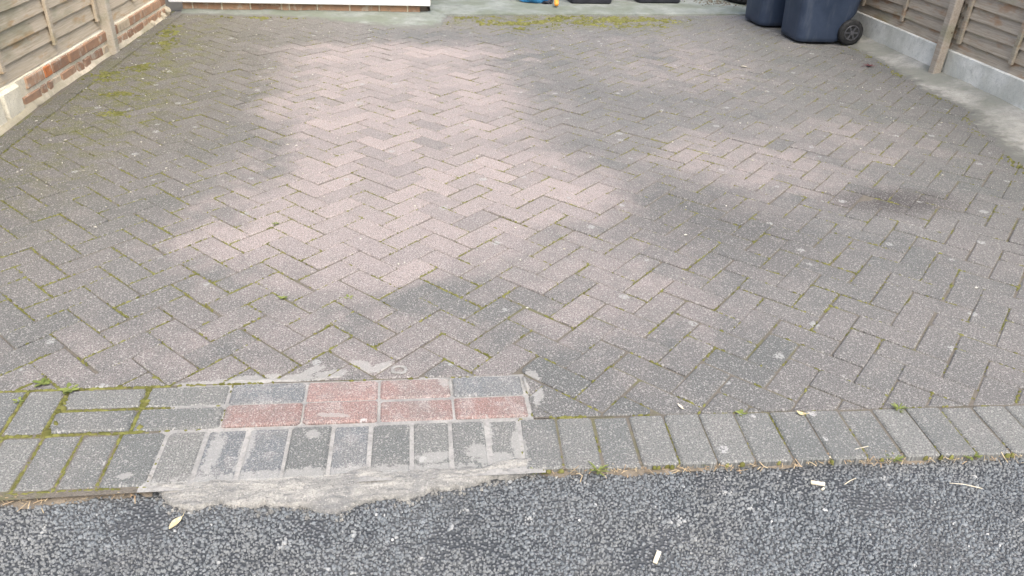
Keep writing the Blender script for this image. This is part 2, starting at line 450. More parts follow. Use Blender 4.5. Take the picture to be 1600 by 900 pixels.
def block(poly, gap, z=0., depth=.05, bev=.004, tilt=.008, worn=(.003, .009)):
    """a worn block: polygon shrunk by half the joint, chipped corners, bevelled top"""
    p = inset(poly, gap*.5)
    if len(p) <= 5: p = wear(p, *worn)
    cx = sum(q[0] for q in p)/len(p); cy = sum(q[1] for q in p)/len(p)
    ax, ay = R.gauss(0, tilt*.6), R.gauss(0, tilt*.6)
    zt = lambda q: z + ax*(q[0]-cx) + ay*(q[1]-cy)
    q2 = inset(p, bev)
    n = len(p)
    v = [(q[0]-cx, q[1]-cy, -depth) for q in p] + [(q[0]-cx, q[1]-cy, zt(q)-bev*.8) for q in p] + [(q[0]-cx, q[1]-cy, zt(q)) for q in q2]
    f = []
    for k in range(n):
        k1 = (k+1) % n
        f.append((k, k1, n+k1, n+k)); f.append((n+k, n+k1, 2*n+k1, 2*n+k))
    f.append(tuple(2*n+k for k in range(n)))
    return (cx, cy), v, f
def add_attr(me, name, vals):
    a = me.attributes.new(name, 'FLOAT', 'POINT'); a.data.foreach_set('value', np.asarray(vals, dtype=np.float32))
def block_obj(name, poly, gap, mat, parent, tone, dirt=0, **kw):
    (cx, cy), v, f = block(poly, gap, **kw)
    o = obj(name, v, f, mat, parent, (cx, cy, 0))
    add_attr(o.data, 'tone', [tone]*len(v)); add_attr(o.data, 'dirt', [dirt]*len(v))
    return o
def swell(x, y):      # the paving has settled unevenly
    return .006*nz(x, y, .9, 2) + .003*nz(x, y, 2.5, 5)

# ------------------------------------------------------------------ the setting: ground, road, paving
ROADZ = -.02
tag(obj('ground', *[[(-40, -40, -.09), (40, -40, -.09), (40, 40, -.09), (-40, 40, -.09)], [(0, 1, 2, 3)]], M_GROUND), kind='structure')

CHAN = lambda y: -1.61 + .0265*(y-1.0)            # joint between paving and the row along the left wall
WALLX = lambda y: -1.765 + .046*(y-1.3)           # face of the left wall
RIGHTX = lambda y: 4.0 + .036*(y-1.2)             # face of the concrete gravel boards
SLABY = lambda x: 4.165 + .075*(x-.65)
TOPY = lambda x: -1.005 - .026*x                  # upper edge of the double row of edging blocks
MIDY = lambda x: -1.100 - .026*x
FRONTY = lambda x: -1.196 - .026*x if x < .57 else -1.211 - .040*(x-.57)
STRIPX = .568

v = []; f = []; n = 48
gxs = sorted([-1.72 + 5.74*a/n for a in range(n+1)] + [STRIPX+.001, STRIPX+.003])
for x in gxs:
    ya = (TOPY(x) if x < STRIPX+.002 else FRONTY(x)) - .001
    for b in range(n+1):
        y = ya + (4.3 + .03*x - ya)*b/n
        v.append((x, y, swell(x, y) - .0045))
for a in range(len(gxs)-1):
    for b in range(n): q = a*(n+1)+b; f.append((q, q+n+1, q+n+2, q+1))
drive = obj('driveway', v, f, M_BED, smooth=True)
tag(drive, kind='structure')
WARP = [(-.0031, -.0022), (.0033, -.0038), (-.0079, -.0028), (.0108, .0109), (-.0031, -.0115), (-.0058, -.003)]
def warp(x, y):
    a = max(-1.6, min(2.0, (x-1)/1.5)); b = max(-1.6, min(2.2, (y-.3)))
    bs = (1, a, b, a*a, a*b, b*b)
    return x + sum(w[0]*q for w, q in zip(WARP, bs)), y + sum(w[1]*q for w, q in zip(WARP, bs))
pieces = []
h = math.sqrt(.5)*.1
for i in range(-9, 18):
    for j in range(-34, 13):
        for kind in (0, 1):
            rect = [(0, 0), (2, 0), (2, 1), (0, 1)] if kind == 0 else [(0, -2), (1, -2), (1, 0), (0, 0)]
            pl = []
            for u, w in rect:
                u2, w2 = u + 2*i + j, w + 2*i - j
                pl.append(warp((u2 + w2)*h, (w2 - u2)*h))
            jx, jy = R.gauss(0, .0016), R.gauss(0, .0016)
            pl = [(a + jx, b + jy) for a, b in pl]
            mx = sum(q[0] for q in pl)/4; my = sum(q[1] for q in pl)/4
            if not (-1.9 < mx < 4.1 and -1.5 < my < 4.7): continue
            if area(pl) < 0: pl = pl[::-1]
            pl = clip(pl, (1, -.0265), -1.61 - .0265)
            if mx < .6: pl = clip(pl, (0, -1), -4.12) if pl else pl
            else: pl = clip(pl, (.075, -1), -(4.165 - .075*.65)) if pl else pl
            if pl: pl = clip(pl, (-1, .036), -(3.93 - .036*1.2))
            if pl and my < -.8:
                a1 = clip(pl, (.026, 1), -1.005)
                a2 = clip(clip(pl, (1, 0), STRIPX+.004) or [], (.040, 1), -1.211 + .040*.57) if clip(pl, (1, 0), STRIPX+.004) else []
                pl = a1 if (abs(area(a1)) if len(a1) > 2 else 0) >= (abs(area(a2)) if len(a2) > 2 else 0) else a2
            pl = tidy(pl) if pl else pl
            if len(pl) < 3 or area(pl) < .0009: continue
            pieces.append(pl)
def screen(x, y, z=0):
    d = Vector((x, y, z)) - CAM; zc = d.dot(fwd)
    return 800 + F_PX*d.dot(right)/zc, 450 - F_PX*d.dot(up)/zc, zc
def scr_area(pl):
    q = [screen(*p)[:2] for p in pl]
    if not any(0 < x < 1600 and 0 < y < 900 for x, y in q): return 0
    return abs(area([(min(1600, max(0, x)), min(900, max(0, y))) for x, y in q]))
pieces.sort(key=lambda p: -scr_area(p))
edges_for_moss = []
far = []; ft = []; fd = []
for k, pl in enumerate(pieces):
    mx = sum(q[0] for q in pl)/len(pl); my = sum(q[1] for q in pl)/len(pl)
    tone = R.random(); dirt = max(0, R.gauss(.12, .3))
    z = swell(mx, my) + R.gauss(0, .0013)
    gap = R.uniform(.0028, .0058)
    for a in range(len(pl)): edges_for_moss.append((pl[a], pl[(a+1) % len(pl)], swell(mx, my)))
    pm = M_PAVES if (my < -.8 and -.6 < mx < .75) else M_PAVE
    if k < 300: block_obj('paving_block', pl, gap, pm, drive, tone, dirt, z=z)
    else:
        (cx, cy), v, f = block(pl, gap, z=z)
        far.append(([(a+cx, b+cy, d) for a, b, d in v], f)); ft += [tone]*len(v); fd += [dirt]*len(v)
o = obj('paving_block_field', *join(far), M_PAVE, drive); tag(o, kind='stuff')
add_attr(o.data, 'tone', ft); add_attr(o.data, 'dirt', fd)
# row of blocks laid end to end along the left wall
y = -1.25
while y < 4.05:
    l = .203
    pl = [(CHAN(y)-.104, y), (CHAN(y)-.002, y), (CHAN(y+l)-.002, y+l), (CHAN(y+l)-.104, y+l)]
    block_obj('border_block', pl, .008, M_PAVE, drive, R.random(), .9, z=swell(CHAN(y)-.05, y+.1) + abs(R.gauss(0, .0015)), tilt=.01)
    for a in range(4): edges_for_moss.append((pl[a], pl[(a+1) % 4], 0))
    y += l

# edging along the road
edging = obj('driveway_edging', *join([
    ([(-1.8, TOPY(-1.8)-.003, -.0035), (-1.8, -1.39, -.0035), (-.4, -1.40, -.0035), (-.4, TOPY(-.4)-.003, -.0035)], [(0, 1, 2, 3)]),
    ([(.575, FRONTY(.575)-.002, -.0055), (.575, -1.41, -.0055), (3.6, -1.46, -.0055), (3.6, FRONTY(3.6)-.002, -.0055)], [(0, 1, 2, 3)])]), M_BED)
tag(edging, kind='structure')
obj('mortar_bed', [(-.4, TOPY(-.4)+.006, -.003), (-.4, -1.40, -.003), (.575, -1.42, -.003), (.575, TOPY(.57)+.006, -.003)], [(0, 1, 2, 3)], M_MORT, edging)
xs = [-1.31, -1.10, -.895, -.690, -.474, -.252, -.045, .157, .361, STRIPX-.003]
for k in range(len(xs)-1):
    for row in (0, 1):
        x0, x1 = xs[k], xs[k+1]
        if k == 2:                                    # here two blocks stand across the rows
            if row == 0:
                for a, b in ((x0, x0+.102), (x0+.102, x1)):
                    pl = [(a, MIDY(a)-.094), (b, MIDY(b)-.094), (b, TOPY(b)), (a, TOPY(a))]
                    block_obj('edging_block', pl, .012, M_EDGE, edging, R.random(), z=R.gauss(0, .002))
                    for q in range(4): edges_for_moss.append((pl[q], pl[(q+1) % 4], 0))
            continue
        ya, yb = (MIDY, TOPY) if row == 0 else (FRONTY, MIDY)
        pl = [(x0, ya(x0)+.001), (x1, ya(x1)+.001), (x1, yb(x1)-.001), (x0, yb(x0)-.001)]
        red = (row == 0 and k in (6, 7)) or (row == 1 and k in (5, 6, 7, 8))
        m = M_EDGER if red else (M_EDGED if (row == 0 and k in (5, 8)) else M_EDGE)
        o = block_obj('edging_block', pl, R.uniform(.0045, .0075) if k > 3 else .013, m, edging, R.random(), z=.002 + R.gauss(0, .0022), bev=.006)
        if red: o['label'] = 'red edging block in the double row'
        if k < 5:
            for q in range(4): edges_for_moss.append((pl[q], pl[(q+1) % 4], 0))
jx = [-.68-.101*q for q in range(10, 0, -1)] + [-.682, -.589, -.493, -.379, -.280, -.175, -.068, .040, .140, .246, .346, .443, .534]
while jx[-1] < 3.5: jx.append(jx[-1] + R.uniform(.099, .1025))
for k in range(len(jx)-1):
    x0, x1 = jx[k], jx[k+1]
    lean = -.004 if x0 < .5 else -.012
    pl = [(x0+lean, FRONTY(x0)-.199), (x1+lean, FRONTY(x1)-.199), (x1, FRONTY(x1)-.002), (x0, FRONTY(x0)-.002)]
    m = M_EDGED if (-.29 < x0 < .05 and k % 3 != 1) else M_EDGE
    block_obj('edging_block', pl, R.uniform(.006, .009) if x0 < .5 else R.uniform(.0035, .006), m, edging, R.random(), z=R.gauss(0, .0018), bev=.0055, tilt=.007)
    if x0 < -.4 or x0 > .5:
        for q in range(4): edges_for_moss.append((pl[q], pl[(q+1) % 4], -.002))

def patch(name, cx, cy, rx, ry, rot, z, th, mat, parent, seed, n=18, rough=.35):
    """irregular smear of mortar with feathered thickness"""
    v = [(0, 0, th)]; f = []
    for ring, rr in ((0, .6), (1, 1.0)):
        for k in range(n):
            t = 2*math.pi*k/n
            r = rr*(1 + rough*nz(math.cos(t), math.sin(t), 1.7, seed) + .5*rough*nz(math.cos(t), math.sin(t), 5, seed+3))
            x, y2 = rx*r*math.cos(t), ry*r*math.sin(t)
            v.append((x*math.cos(rot)-y2*math.sin(rot), x*math.sin(rot)+y2*math.cos(rot), th*(.75 + .3*nz(x, y2, 40, seed)) if ring == 0 else -.004))
    for k in range(n):
        k1 = (k+1) % n
        f.append((0, 1+k, 1+k1)); f.append((1+k, 1+n+k, 1+n+k1, 1+k1))
    return obj(name, v, f, mat, parent, (cx, cy, z), True)
for k, a in enumerate([(-.16, -.992, .09, .007, -.03), (.02, -.994, .05, .006, .0), (.575, -1.065, .006, .05, .1), (.36, -1.05, .005, .04, 0)]):
    patch('mortar_smear', a[0], a[1], a[2], a[3], a[4], .003, .002, M_MORT, edging, k+11, 40, .8)
# ring of set mortar left by a tin
v = []; f = []
for k in range(24):
    t = 2*math.pi*k/24
    for r, z in ((.016, .002), (.021, .007), (.027, .002)):
        r2 = r*(1 + .22*nz(math.cos(t), math.sin(t), 1.5, 4)); v.append((r2*math.cos(t), r2*.8*math.sin(t), z))
for k in range(24):
    for q in (0, 1): a = k*3+q; b = ((k+1) % 24)*3+q; f.append((a, b, b+1, a+1))
fix(obj('mortar_ring', v, f, M_MORT, edging, (.213, -.975, .003), True))
# mortar skirt run down to the road in front of the edging
low = [(-.388, -1.35), (-.35, -1.392), (-.315, -1.437), (-.27, -1.449), (-.208, -1.436), (-.124, -1.454), (-.051, -1.452), (.026, -1.482), (.071, -1.49), (.114, -1.470), (.174, -1.452),
       (.236, -1.466), (.298, -1.442), (.361, -1.440), (.427, -1.420), (.476, -1.415), (.545, -1.402)]
lx = [q[0] for q in low]; ly = [q[1] for q in low]
nx, ny = 260, 20; v = []; f = []
for a in range(nx+1):
    x = lx[0] + (lx[-1]-lx[0])*a/nx
    yb = float(np.interp(x, lx, ly)) + .010*nz(x, 0, 26, 1) + .007*nz(x, 0, 75, 2)
    yt = -1.378 + .026*nz(x, 0, 9, 3) + .012*nz(x, 0, 38, 6)
    if x < -.33: yt = yb + (yt-yb)*(x-lx[0])/(-.33-lx[0]) + .002
    for b in range(ny+1):
        t = b/ny; y2 = yt + (yb-yt)*t
        z = .0012*min(1, t*6) + (ROADZ+.010-.003)*max(0, (t-.1)/.9)**1.3 + .006*nz(x, y2*2, 20, 4)*min(1, t*3) + .004*nz(x, y2*2, 60, 5)*min(1, t*4) + .0015*nz(x, y2, 170, 9)*min(1, t*4)
        if b == ny: z = ROADZ-.004
        v.append((x + .003*nz(x, y2, 50, 7), y2, z))
for a in range(nx):
    for b in range(ny): q = a*(ny+1)+b; f.append((q, q+1, q+ny+2, q+ny+1))
fix(obj('mortar_skirt', v, f, M_SKIRT, edging, smooth=True))

# road: bitumen sheet and its chippings
road = tag(obj('road', [(-30, -30, ROADZ-.004), (30, -30, ROADZ-.004), (30, -1.395, ROADZ-.004), (-30, -1.37, ROADZ-.004)], [(0, 1, 2, 3)], M_ROAD), kind='structure')
rs = np.random.RandomState(3)
step = .0082
gx, gy = np.meshgrid(np.arange(-1.15, 2.45, step), np.arange(-2.05, -1.385, step))
px = (gx + rs.uniform(-.5, .5, gx.shape)*step*1.15).ravel(); py = (gy + rs.uniform(-.5, .5, gx.shape)*step*1.15).ravel()
keep = (py < np.where(px < -.4, -1.385, np.where(px > .56, -1.407 - .012*(px-.56), -1.40))) & (rs.rand(px.size) < np.array([.93 - .75*max(0, min(1, (nz(a, b, 5, 6) + .45*nz(a, b, 16, 2) - .22)*4)) for a, b in zip(px, py)]))
inside = (px > -.37) & (px < .54) & (py > np.interp(px, lx, ly) - .004)
keep &= ~inside
px, py = px[keep], py[keep]; n = px.size
rad = rs.gamma(8, .00056, n).clip(.0018, .0085); ang = rs.rand(n)*6.28; asp = rs.uniform(.5, 1, n)
hgt = rs.uniform(.0008, .0030, n)
V = np.zeros((n, 10, 3), np.float32)
for q in range(5):
    t = 2*np.pi*q/5 + rs.uniform(-.45, .45, n)
    for ring, sc in ((0, 1.0), (1, .66)):
        r = rad*sc*rs.uniform(.8, 1.15, n)
        a = r*np.cos(t); b = r*asp*np.sin(t)
        V[:, ring*5+q, 0] = px + a*np.cos(ang) - b*np.sin(ang); V[:, ring*5+q, 1] = py + a*np.sin(ang) + b*np.cos(ang)
        V[:, ring*5+q, 2] = ROADZ + (-.006 if ring == 0 else hgt - .0022 + rs.uniform(-.0005, .0005, n))
qf = []; base = [(q, (q+1) % 5, 5+(q+1) % 5, 5+q) for q in range(5)]
loops = np.array([i for fc in base for i in fc] + [5, 6, 7, 8, 9])
starts = np.array([0, 4, 8, 12, 16, 20]); tot = np.array([4, 4, 4, 4, 4, 5])
me = bpy.data.meshes.new('road_chippings')
me.vertices.add(n*10); me.vertices.foreach_set('co', V.ravel())
me.loops.add(n*25); me.loops.foreach_set('vertex_index', (loops[None, :] + (np.arange(n)*10)[:, None]).ravel().astype(np.int32))
me.polygons.add(n*6); me.polygons.foreach_set('loop_start', (starts[None, :] + (np.arange(n)*25)[:, None]).ravel().astype(np.int32))
me.update(calc_edges=True); me.validate()
me.materials.append(M_CHIP); add_attr(me, 'tone', np.repeat(rs.beta(1.3, 1.9, n), 10))
o = link(bpy.data.objects.new('road_chippings', me), road); tag(o, kind='stuff')

mv2, mf2 = [], []
for _ in range(260):
    x = R.uniform(-.42, .58); y = float(np.interp(x, lx, ly)) - abs(R.gauss(0, .014)) + .004; r = abs(R.gauss(0, .0022)) + .0012; n0 = len(mv2)
    for k in range(5): t = 1.2566*k + R.uniform(-.3, .3); mv2.append((x + r*math.cos(t), y + r*math.sin(t)*.8, ROADZ - .003))
    for k in range(5): t = 1.2566*k + R.uniform(-.3, .3); mv2.append((x + .6*r*math.cos(t), y + .6*r*math.sin(t)*.8, ROADZ + r*R.uniform(.4, 1.1)))
    mf2 += [[n0+k, n0+(k+1) % 5, n0+5+(k+1) % 5, n0+5+k] for k in range(5)] + [[n0+5+k for k in range(5)]]
tag(obj('mortar_crumbs', mv2, mf2, M_SKIRT, edging), kind='stuff')
# dirt caught along the road edge
def ribbon(name, pts, w0, w1, z, mat, seed, **kw):
    v = []; f = []; m = 0; segs = 60
    for k in range(len(pts)-1):
        (xa, ya), (xb, yb) = pts[k], pts[k+1]
        for q in range(segs + (k == len(pts)-2)):
            t = q/segs; x = xa + (xb-xa)*t; y2 = ya + (yb-ya)*t
            v.append((x, y2 + w0*(1 + .9*nz(x, 0, 18, seed)), z[0])); v.append((x, y2 + (w0-w1)*.5, (z[0]+z[1])*.5 + .004*(.5+nz(x, 1, 40, seed))))
            v.append((x, y2 - w1*(1 + 1.1*nz(x, 0, 14, seed+1) + .4*nz(x, 0, 50, seed)), z[1])); m += 1
    for k in range(m-1):
        for q in (0, 1): a = k*3+q; f.append((a, a+1, a+4, a+3))
    return fix(obj(name, v, f, mat, **kw))
tag(ribbon('dirt_strip', [(.56, -1.403), (1.0, -1.416), (2.0, -1.453), (3.5, -1.51)], .007, .013, (-.004, ROADZ-.003), M_DIRT, 3, smooth=True), kind='structure')
tag(ribbon('dirt_strip', [(-1.7, -1.362), (-.6, -1.378), (-.37, -1.372)], .012, .020, (-.003, ROADZ-.003), M_DIRT, 8, smooth=True), kind='structure')

# concrete slab at the back, haunch by the porch and rough fillet on the right
v = []; f = []; n = 70
for k in range(n+1):
    x = .50 + (4.15-.50)*k/n; y0 = SLABY(x) + .012*nz(x, 0, 6, 2) + .006*nz(x, 0, 25, 3)
    v += [(x, y0, -.02), (x, y0+.004, .010 + .003*nz(x, 0, 9, 5)), (x, y0+.04, .014), (x, 7.0, .014)]
for k in range(n):
    for q in range(3): a = k*4+q; f.append((a, a+4, a+5, a+1))
tag(fix(obj('concrete_slab', v, f, M_CONC)), kind='structure')
def sheet(name, inner, outer, zf, mat, nr=10, seed=0, sub=22):
    """strip of hand-laid concrete between two polylines of equal length"""
    I, O = [], []
    for k in range(len(inner)-1):
        for q in range(sub + (k == len(inner)-2)):
            t = q/sub
            I.append(Vector(inner[k]).lerp(Vector(inner[k+1]), t)); O.append(Vector(outer[k]).lerp(Vector(outer[k+1]), t))
    v = []; f = []
    for a, b in zip(I, O):
        d = (a-b).normalized()*(.03*nz(a.x, a.y, 5, seed) + .03*nz(a.x, a.y, 17, seed) + .012*nz(a.x, a.y, 45, seed))
        for r in range(nr+1):
            t = r/nr; p = (a+d).lerp(b, t)
            v.append((p.x, p.y, zf(t) + (.006*nz(p.x, p.y, 5, seed) + .0035*nz(p.x, p.y, 20, seed))*min(1, t*4) if r else -.012))
    m = nr+1
    for k in range(len(I)-1):
        for r in range(nr): a = k*m+r; f.append((a, a+1, a+m+1, a+m))
    o = fix(obj(name, v, f, mat, smooth=True)); add_attr(o.data, 'edge', [(k % m)/nr for k in range(len(v))])
    return tag(o, kind='structure')
fil = [(3.90, 4.15), (3.86, 3.6), (3.845, 3.12), (3.82, 2.69), (3.755, 2.24), (3.69, 1.89), (3.72, 1.66), (3.70, 1.45), (3.57, 1.2), (3.45, .87), (3.38, .52), (3.36, .1), (3.42, -.5), (3.40, -1.2)]
sheet('concrete_fillet', fil, [(RIGHTX(q[1])+.01, q[1]) for q in fil], lambda t: .002 + .045*t**1.4, M_FILL, 14, 4)
hau = [(-1.55, 4.05), (-.9, 4.03), (-.45, 3.93), (-.2, 3.76), (.1, 3.62), (.42, 3.58), (.58, 3.70), (.64, 4.12)]
sheet('concrete_haunch', hau, [(-1.56, 4.165), (-.9, 4.165), (-.45, 4.165), (-.2, 4.165), (.1, 4.165), (.36, 4.165), (.46, 4.19), (.52, 4.25)], lambda t: .002 + .022*t, M_HAUNCH, 10, 9)

# ------------------------------------------------------------------ moss, litter
def mossy(x, y):
    d = .10 + .30*max(0, nz(x, y, 1.3, 3)) + .25*max(0, nz(x, y, 4, 6))
    if x < .1: d += .36*min(1, (.1-x)/.7)*(1 if y < 2.4 else .4)
    if x < -.45 and y < -.95: d += .9
    if -.6 < y < .5 and x < .6: d += .12
    if 1.3 < x < 2.4 and .7 < y < 3.2: d += .12*(1+nz(x, y, 3, 9))
    if y > 3.45 and .7 < x < 2.9: d += 1.1*max(0, .55+nz(x, y, 2.3, 1))
    if x < -1.2: d += .25*(nz(x, y, 2, 4)+.3)
    if y > 2.2 and x < .8: d -= .22
    if y < -1.2 and x > .5: d += .05
    return d
dome_f = [(k, (k+1) % 6, 6+(k+1) % 6, 6+k) for k in range(6)] + [(6+k, 6+(k+1) % 6, 12) for k in range(6)]
mv, mf, mt = [], [], []
def clump(x, y, z, r, hh, el=1., ang=0., tone=None):
    n0 = len(mv); ca, sa = math.cos(ang), math.sin(ang)
    for rr, zz in ((1., -.006), (.72, .62)):
        for k in range(6):
            t = math.pi*k/3 + R.uniform(-.3, .3); q = r*rr*R.uniform(.75, 1.25)
            a, b = q*el*math.cos(t), q*math.sin(t)
            mv.append((x + a*ca - b*sa, y + a*sa + b*ca, z + (zz if zz < 0 else zz*hh*R.uniform(.6, 1.3))))
    mv.append((x + R.gauss(0, r*.2), y + R.gauss(0, r*.2), z + hh*R.uniform(.8, 1.2)))
    mf.extend([[i + n0 for i in q] for q in dome_f]); mt.extend([R.random() if tone is None else tone]*13)
for a, b, z in edges_for_moss:
    L = math.hypot(b[0]-a[0], b[1]-a[1]); ang = math.atan2(b[1]-a[1], b[0]-a[0])
    if math.hypot(a[0]-.6, a[1]-.5) > 5.5: continue
    nstep = max(1, int(L/.009))
    for q in range(nstep):
        t = (q + R.random())/nstep; x = a[0] + (b[0]-a[0])*t; y = a[1] + (b[1]-a[1])*t
        d = mossy(x, y)*.8 + .95*nz(x, y, 14, 8) - .08
        if R.random() < d:
            big = x < -.45 and y < -.95
            clump(x + R.gauss(0, .0012), y + R.gauss(0, .0012), z - .0055, R.uniform(.0028, .005)*(1.5 if big else 1), R.uniform(.0045, .0072), R.uniform(1.3, 2.6), ang)
# cushions that have spread over the blocks
for cx, cy, rx, ry, cnt in [(1.15, 3.87, .42, .10, 380), (1.95, 4.03, .60, .14, 620), (2.08, 4.06, .42, .09, 800), (1.2, 3.86, .28, .05, 350), (1.55, 3.93, .40, .06, 160), (2.42, 4.08, .25, .10, 220), (1.30, 3.66, .22, .05, 140), (2.1, 3.82, .4, .07, 160), (-1.55, 2.16, .10, .11, 320), (-1.42, 2.38, .09, .08, 160),
                            (-1.43, 2.95, .08, .16, 160), (-1.36, 1.80, .10, .04, 90), (-1.30, 1.45, .12, .05, 80), (.75, 4.05, .14, .04, 70), (-1.48, 3.4, .06, .2, 80), (-.9, 3.95, .3, .05, 70),
                            (-.45, -1.185, .03, .012, 24), (-.47, -1.02, .008, .05, 26), (-.68, -1.1, .008, .07, 30)]:
    for _ in range(cnt):
        x, y = R.gauss(cx, rx*.55), R.gauss(cy, ry*.55)
        if nz(x*.6, y*1.6, 13, 3) + .6*nz(x, y, 40, 5) < .04 or y > SLABY(max(.6, x)) or x < CHAN(y)-.1: continue
        k = 1.5 if y > 3 else 1.1
        clump(x, y, swell(x, y) - .002, R.uniform(.004, .011)*k, R.uniform(.004, .010)*k, R.uniform(1, 2.2), R.choice((.785, -.785, .1)) + R.gauss(0, .2))
# a ragged green line where the concrete fillet meets the blocks
for k in range(len(fil)-1):
    for _ in range(40):
        t = R.random(); x = fil[k][0] + (fil[k+1][0]-fil[k][0])*t + R.gauss(0, .02); y = fil[k][1] + (fil[k+1][1]-fil[k][1])*t
        if nz(x, y, 6, 7) > .08: clump(x, y, 0, R.uniform(.004, .010), R.uniform(.003, .007))
o = obj('moss', mv, mf, M_MOSS, smooth=True); add_attr(o.data, 'tone', mt)
tag(o, 'yellow green moss growing in the joints between the paving blocks', 'moss', kind='stuff')
# pale petals and seed cases blown over the paving
mv, mf, mt = [], [], []
for _ in range(320):
    x = R.uniform(-1.6, 3.9); y = R.triangular(-1.2, 4.1, 2.6)
    if R.random() < .25: x = R.uniform(-1.65, -.9); y = R.uniform(.3, 4)
    z = swell(x, y) + .002; a = R.random()*6.28; l = R.uniform(.0035, .009); w = l*R.uniform(.3, .7); n0 = len(mv)
    for u, q, hz in ((-1, 0, .001), (0, -1, .003), (1, 0, .001), (0, 1, .003)):
        mv.append((x + u*l*math.cos(a) - q*w*math.sin(a), y + u*l*math.sin(a) + q*w*math.cos(a), z + hz))
    mv.append((x, y, z-.004)); mf += [(n0, n0+1, n0+2, n0+3), (n0, n0+4, n0+1), (n0+1, n0+4, n0+2), (n0+2, n0+4, n0+3), (n0+3, n0+4, n0)]; mt += [R.random()]*5
o = obj('petal_litter', mv, mf, M_LITTER); add_attr(o.data, 'tone', mt)
tag(o, 'pale petals and seed cases scattered over the paving', 'litter', kind='stuff')
# dry grass stems along the road edge
mv, mf, mt = [], [], []
for _ in range(900):
    if R.random() < .72: x = R.uniform(.58, 2.6); y = -1.407 - .037*(x-.57) + R.gauss(0, .011)
    else: x = R.uniform(-1.2, -.4); y = -1.385 + R.gauss(0, .013)
    a = R.random()*6.28; l = R.uniform(.008, .030); w = R.uniform(.0005, .0011); z = ROADZ + .008; rise = R.uniform(-.004, .012); n0 = len(mv)
    ca, sa = math.cos(a), math.sin(a); bow = R.uniform(0, .006)
    for t, hz in ((0, 0), (.5, bow), (1, rise)):
        mv.append((x + ca*l*t - sa*w, y + sa*l*t + ca*w, z + hz)); mv.append((x + ca*l*t + sa*w, y + sa*l*t - ca*w, z + hz + .0006))
    mf += [(n0, n0+1, n0+3, n0+2), (n0+2, n0+3, n0+5, n0+4)]; mt += [R.random()]*6
o = obj('dry_grass', mv, mf, M_STRAW); add_attr(o.data, 'tone', mt)
tag(o, 'straw and dead grass caught along the road edge', 'grass', kind='stuff')

# ------------------------------------------------------------------ weeds, each a rosette
def weed(x, y, z, size, n, label, seed, grassy=False):
    q = random.Random(seed); v, f, tn = [], [], []
    for k in range(n):
        a = 6.283*k/n + q.uniform(-.4, .4); l = size*q.uniform(.55, 1.1); w = l*(.07 if grassy else .2)*q.uniform(.8, 1.2); el = q.uniform(.25, 1.1) if grassy else q.uniform(.15, .75)
        n0 = len(v); ca, sa = math.cos(a), math.sin(a); t0 = q.random()
        for t, ww in ((0, .25), (.4, .9), (.75, 1.), (1, .1)):
            r = l*t*math.cos(el*(1 - .5*t)); hz = l*t*math.sin(el)*(1 - .35*t)
            for sd in (-1, 0, 1):
                v.append((ca*r - sa*w*ww*sd, sa*r + ca*w*ww*sd, hz + (.0 if sd else -w*.25)))
        for b in range(3):
            for e in (0, 1): i0 = n0 + b*3 + e; f.append((i0, i0+1, i0+4, i0+3))
        tn += [t0]*12
    o = obj('weed', v, f, M_WEED, None, (x, y, z)); add_attr(o.data, 'tone', tn)
    return tag(o, label, 'weed', 'weeds along the edging')
weed(-.771, -.955, -.002, .026, 13, 'yellow green weed tuft above the leftmost edging blocks', 1)
weed(-.685, -.992, -.002, .028, 12, 'weed sprouting at the corner of the second edging block from the left', 2)
weed(-.80, -1.03, -.002, .018, 9, 'small weed at the left edge of the photo among edging blocks', 3)
weed(.556, -1.405, -.012, .022, 14, 'small weed where the mortar skirt ends at the road', 4, True)
weed(.708, -1.418, -.012, .034, 18, 'bright spiky weed on the road edge, right of the mortar skirt', 5, True)
weed(.905, -1.414, -.012, .018, 12, 'tiny weed on the road edge below the fourth joint right of the mortar', 6, True)
weed(.985, -1.418, -.012, .020, 12, 'tiny weed on the road edge left of the curled brown leaf', 7, True)
weed(1.50, -1.447, -.012, .026, 26, 'low flat weed cushion on the road edge beyond the wood chip', 8, True)
weed(1.72, -1.447, -.012, .032, 14, 'leafy weed on the road edge at the far right', 9)
weed(1.155, -1.245, -.002, .020, 10, 'small weed in the joint between grey edging blocks on the right', 10)
weed(1.62, -1.262, -.002, .030, 18, 'flat green weed where paving meets the right edging', 12, True)
weed(-.17, -.54, .001, .020, 9, 'small clover weed in a paving joint at lower left', 13)
weed(-.27, .03, .001, .018, 9, 'small green sprout in a joint at the left side of the pale patch', 14)
weed(.045, -.555, .001, .018, 9, 'bright green sprout in a joint above the grey edging', 15)

# ------------------------------------------------------------------ dropped leaves and chips
def leaf(name, label, x, y, z, l, w, rot, mat, curl=.3, cat='leaf', stalk=True):
    v, f = [], []; n = 9
    for k in range(n+1):
        t = k/n; ww = w*math.sin(math.pi*min(1, t*.97+.02))**.8
        hz = curl*l*(t-.5)**2
        for sd in (-1, -.5, 0, .5, 1): v.append(((t-.5)*l, sd*ww*.5, hz + abs(sd)*ww*.35))
    for k in range(n):
        for e in range(4): i0 = k*5+e; f.append((i0, i0+1, i0+6, i0+5))
    if stalk:
        a, b = tube([(l*.48, 0, curl*l*.24), (l*.62, .001, curl*l*.2), (l*.78, .004, curl*l*.3)], .0008, 5); n0 = len(v); v += a; f += [[i+n0 for i in q] for q in b]
    o = obj(name, v, f, mat, None, (x, y, z), True); o.rotation_euler = (0, 0, rot)
    m = o.modifiers.new('thickness', 'SOLIDIFY'); m.thickness = .0006
    return tag(o, label, cat)
leaf('fallen_leaf', 'pale yellow leaf lying on the asphalt below the mortar skirt', -.292, -1.492, ROADZ+.003, .040, .017, 1.05, M_DRY)
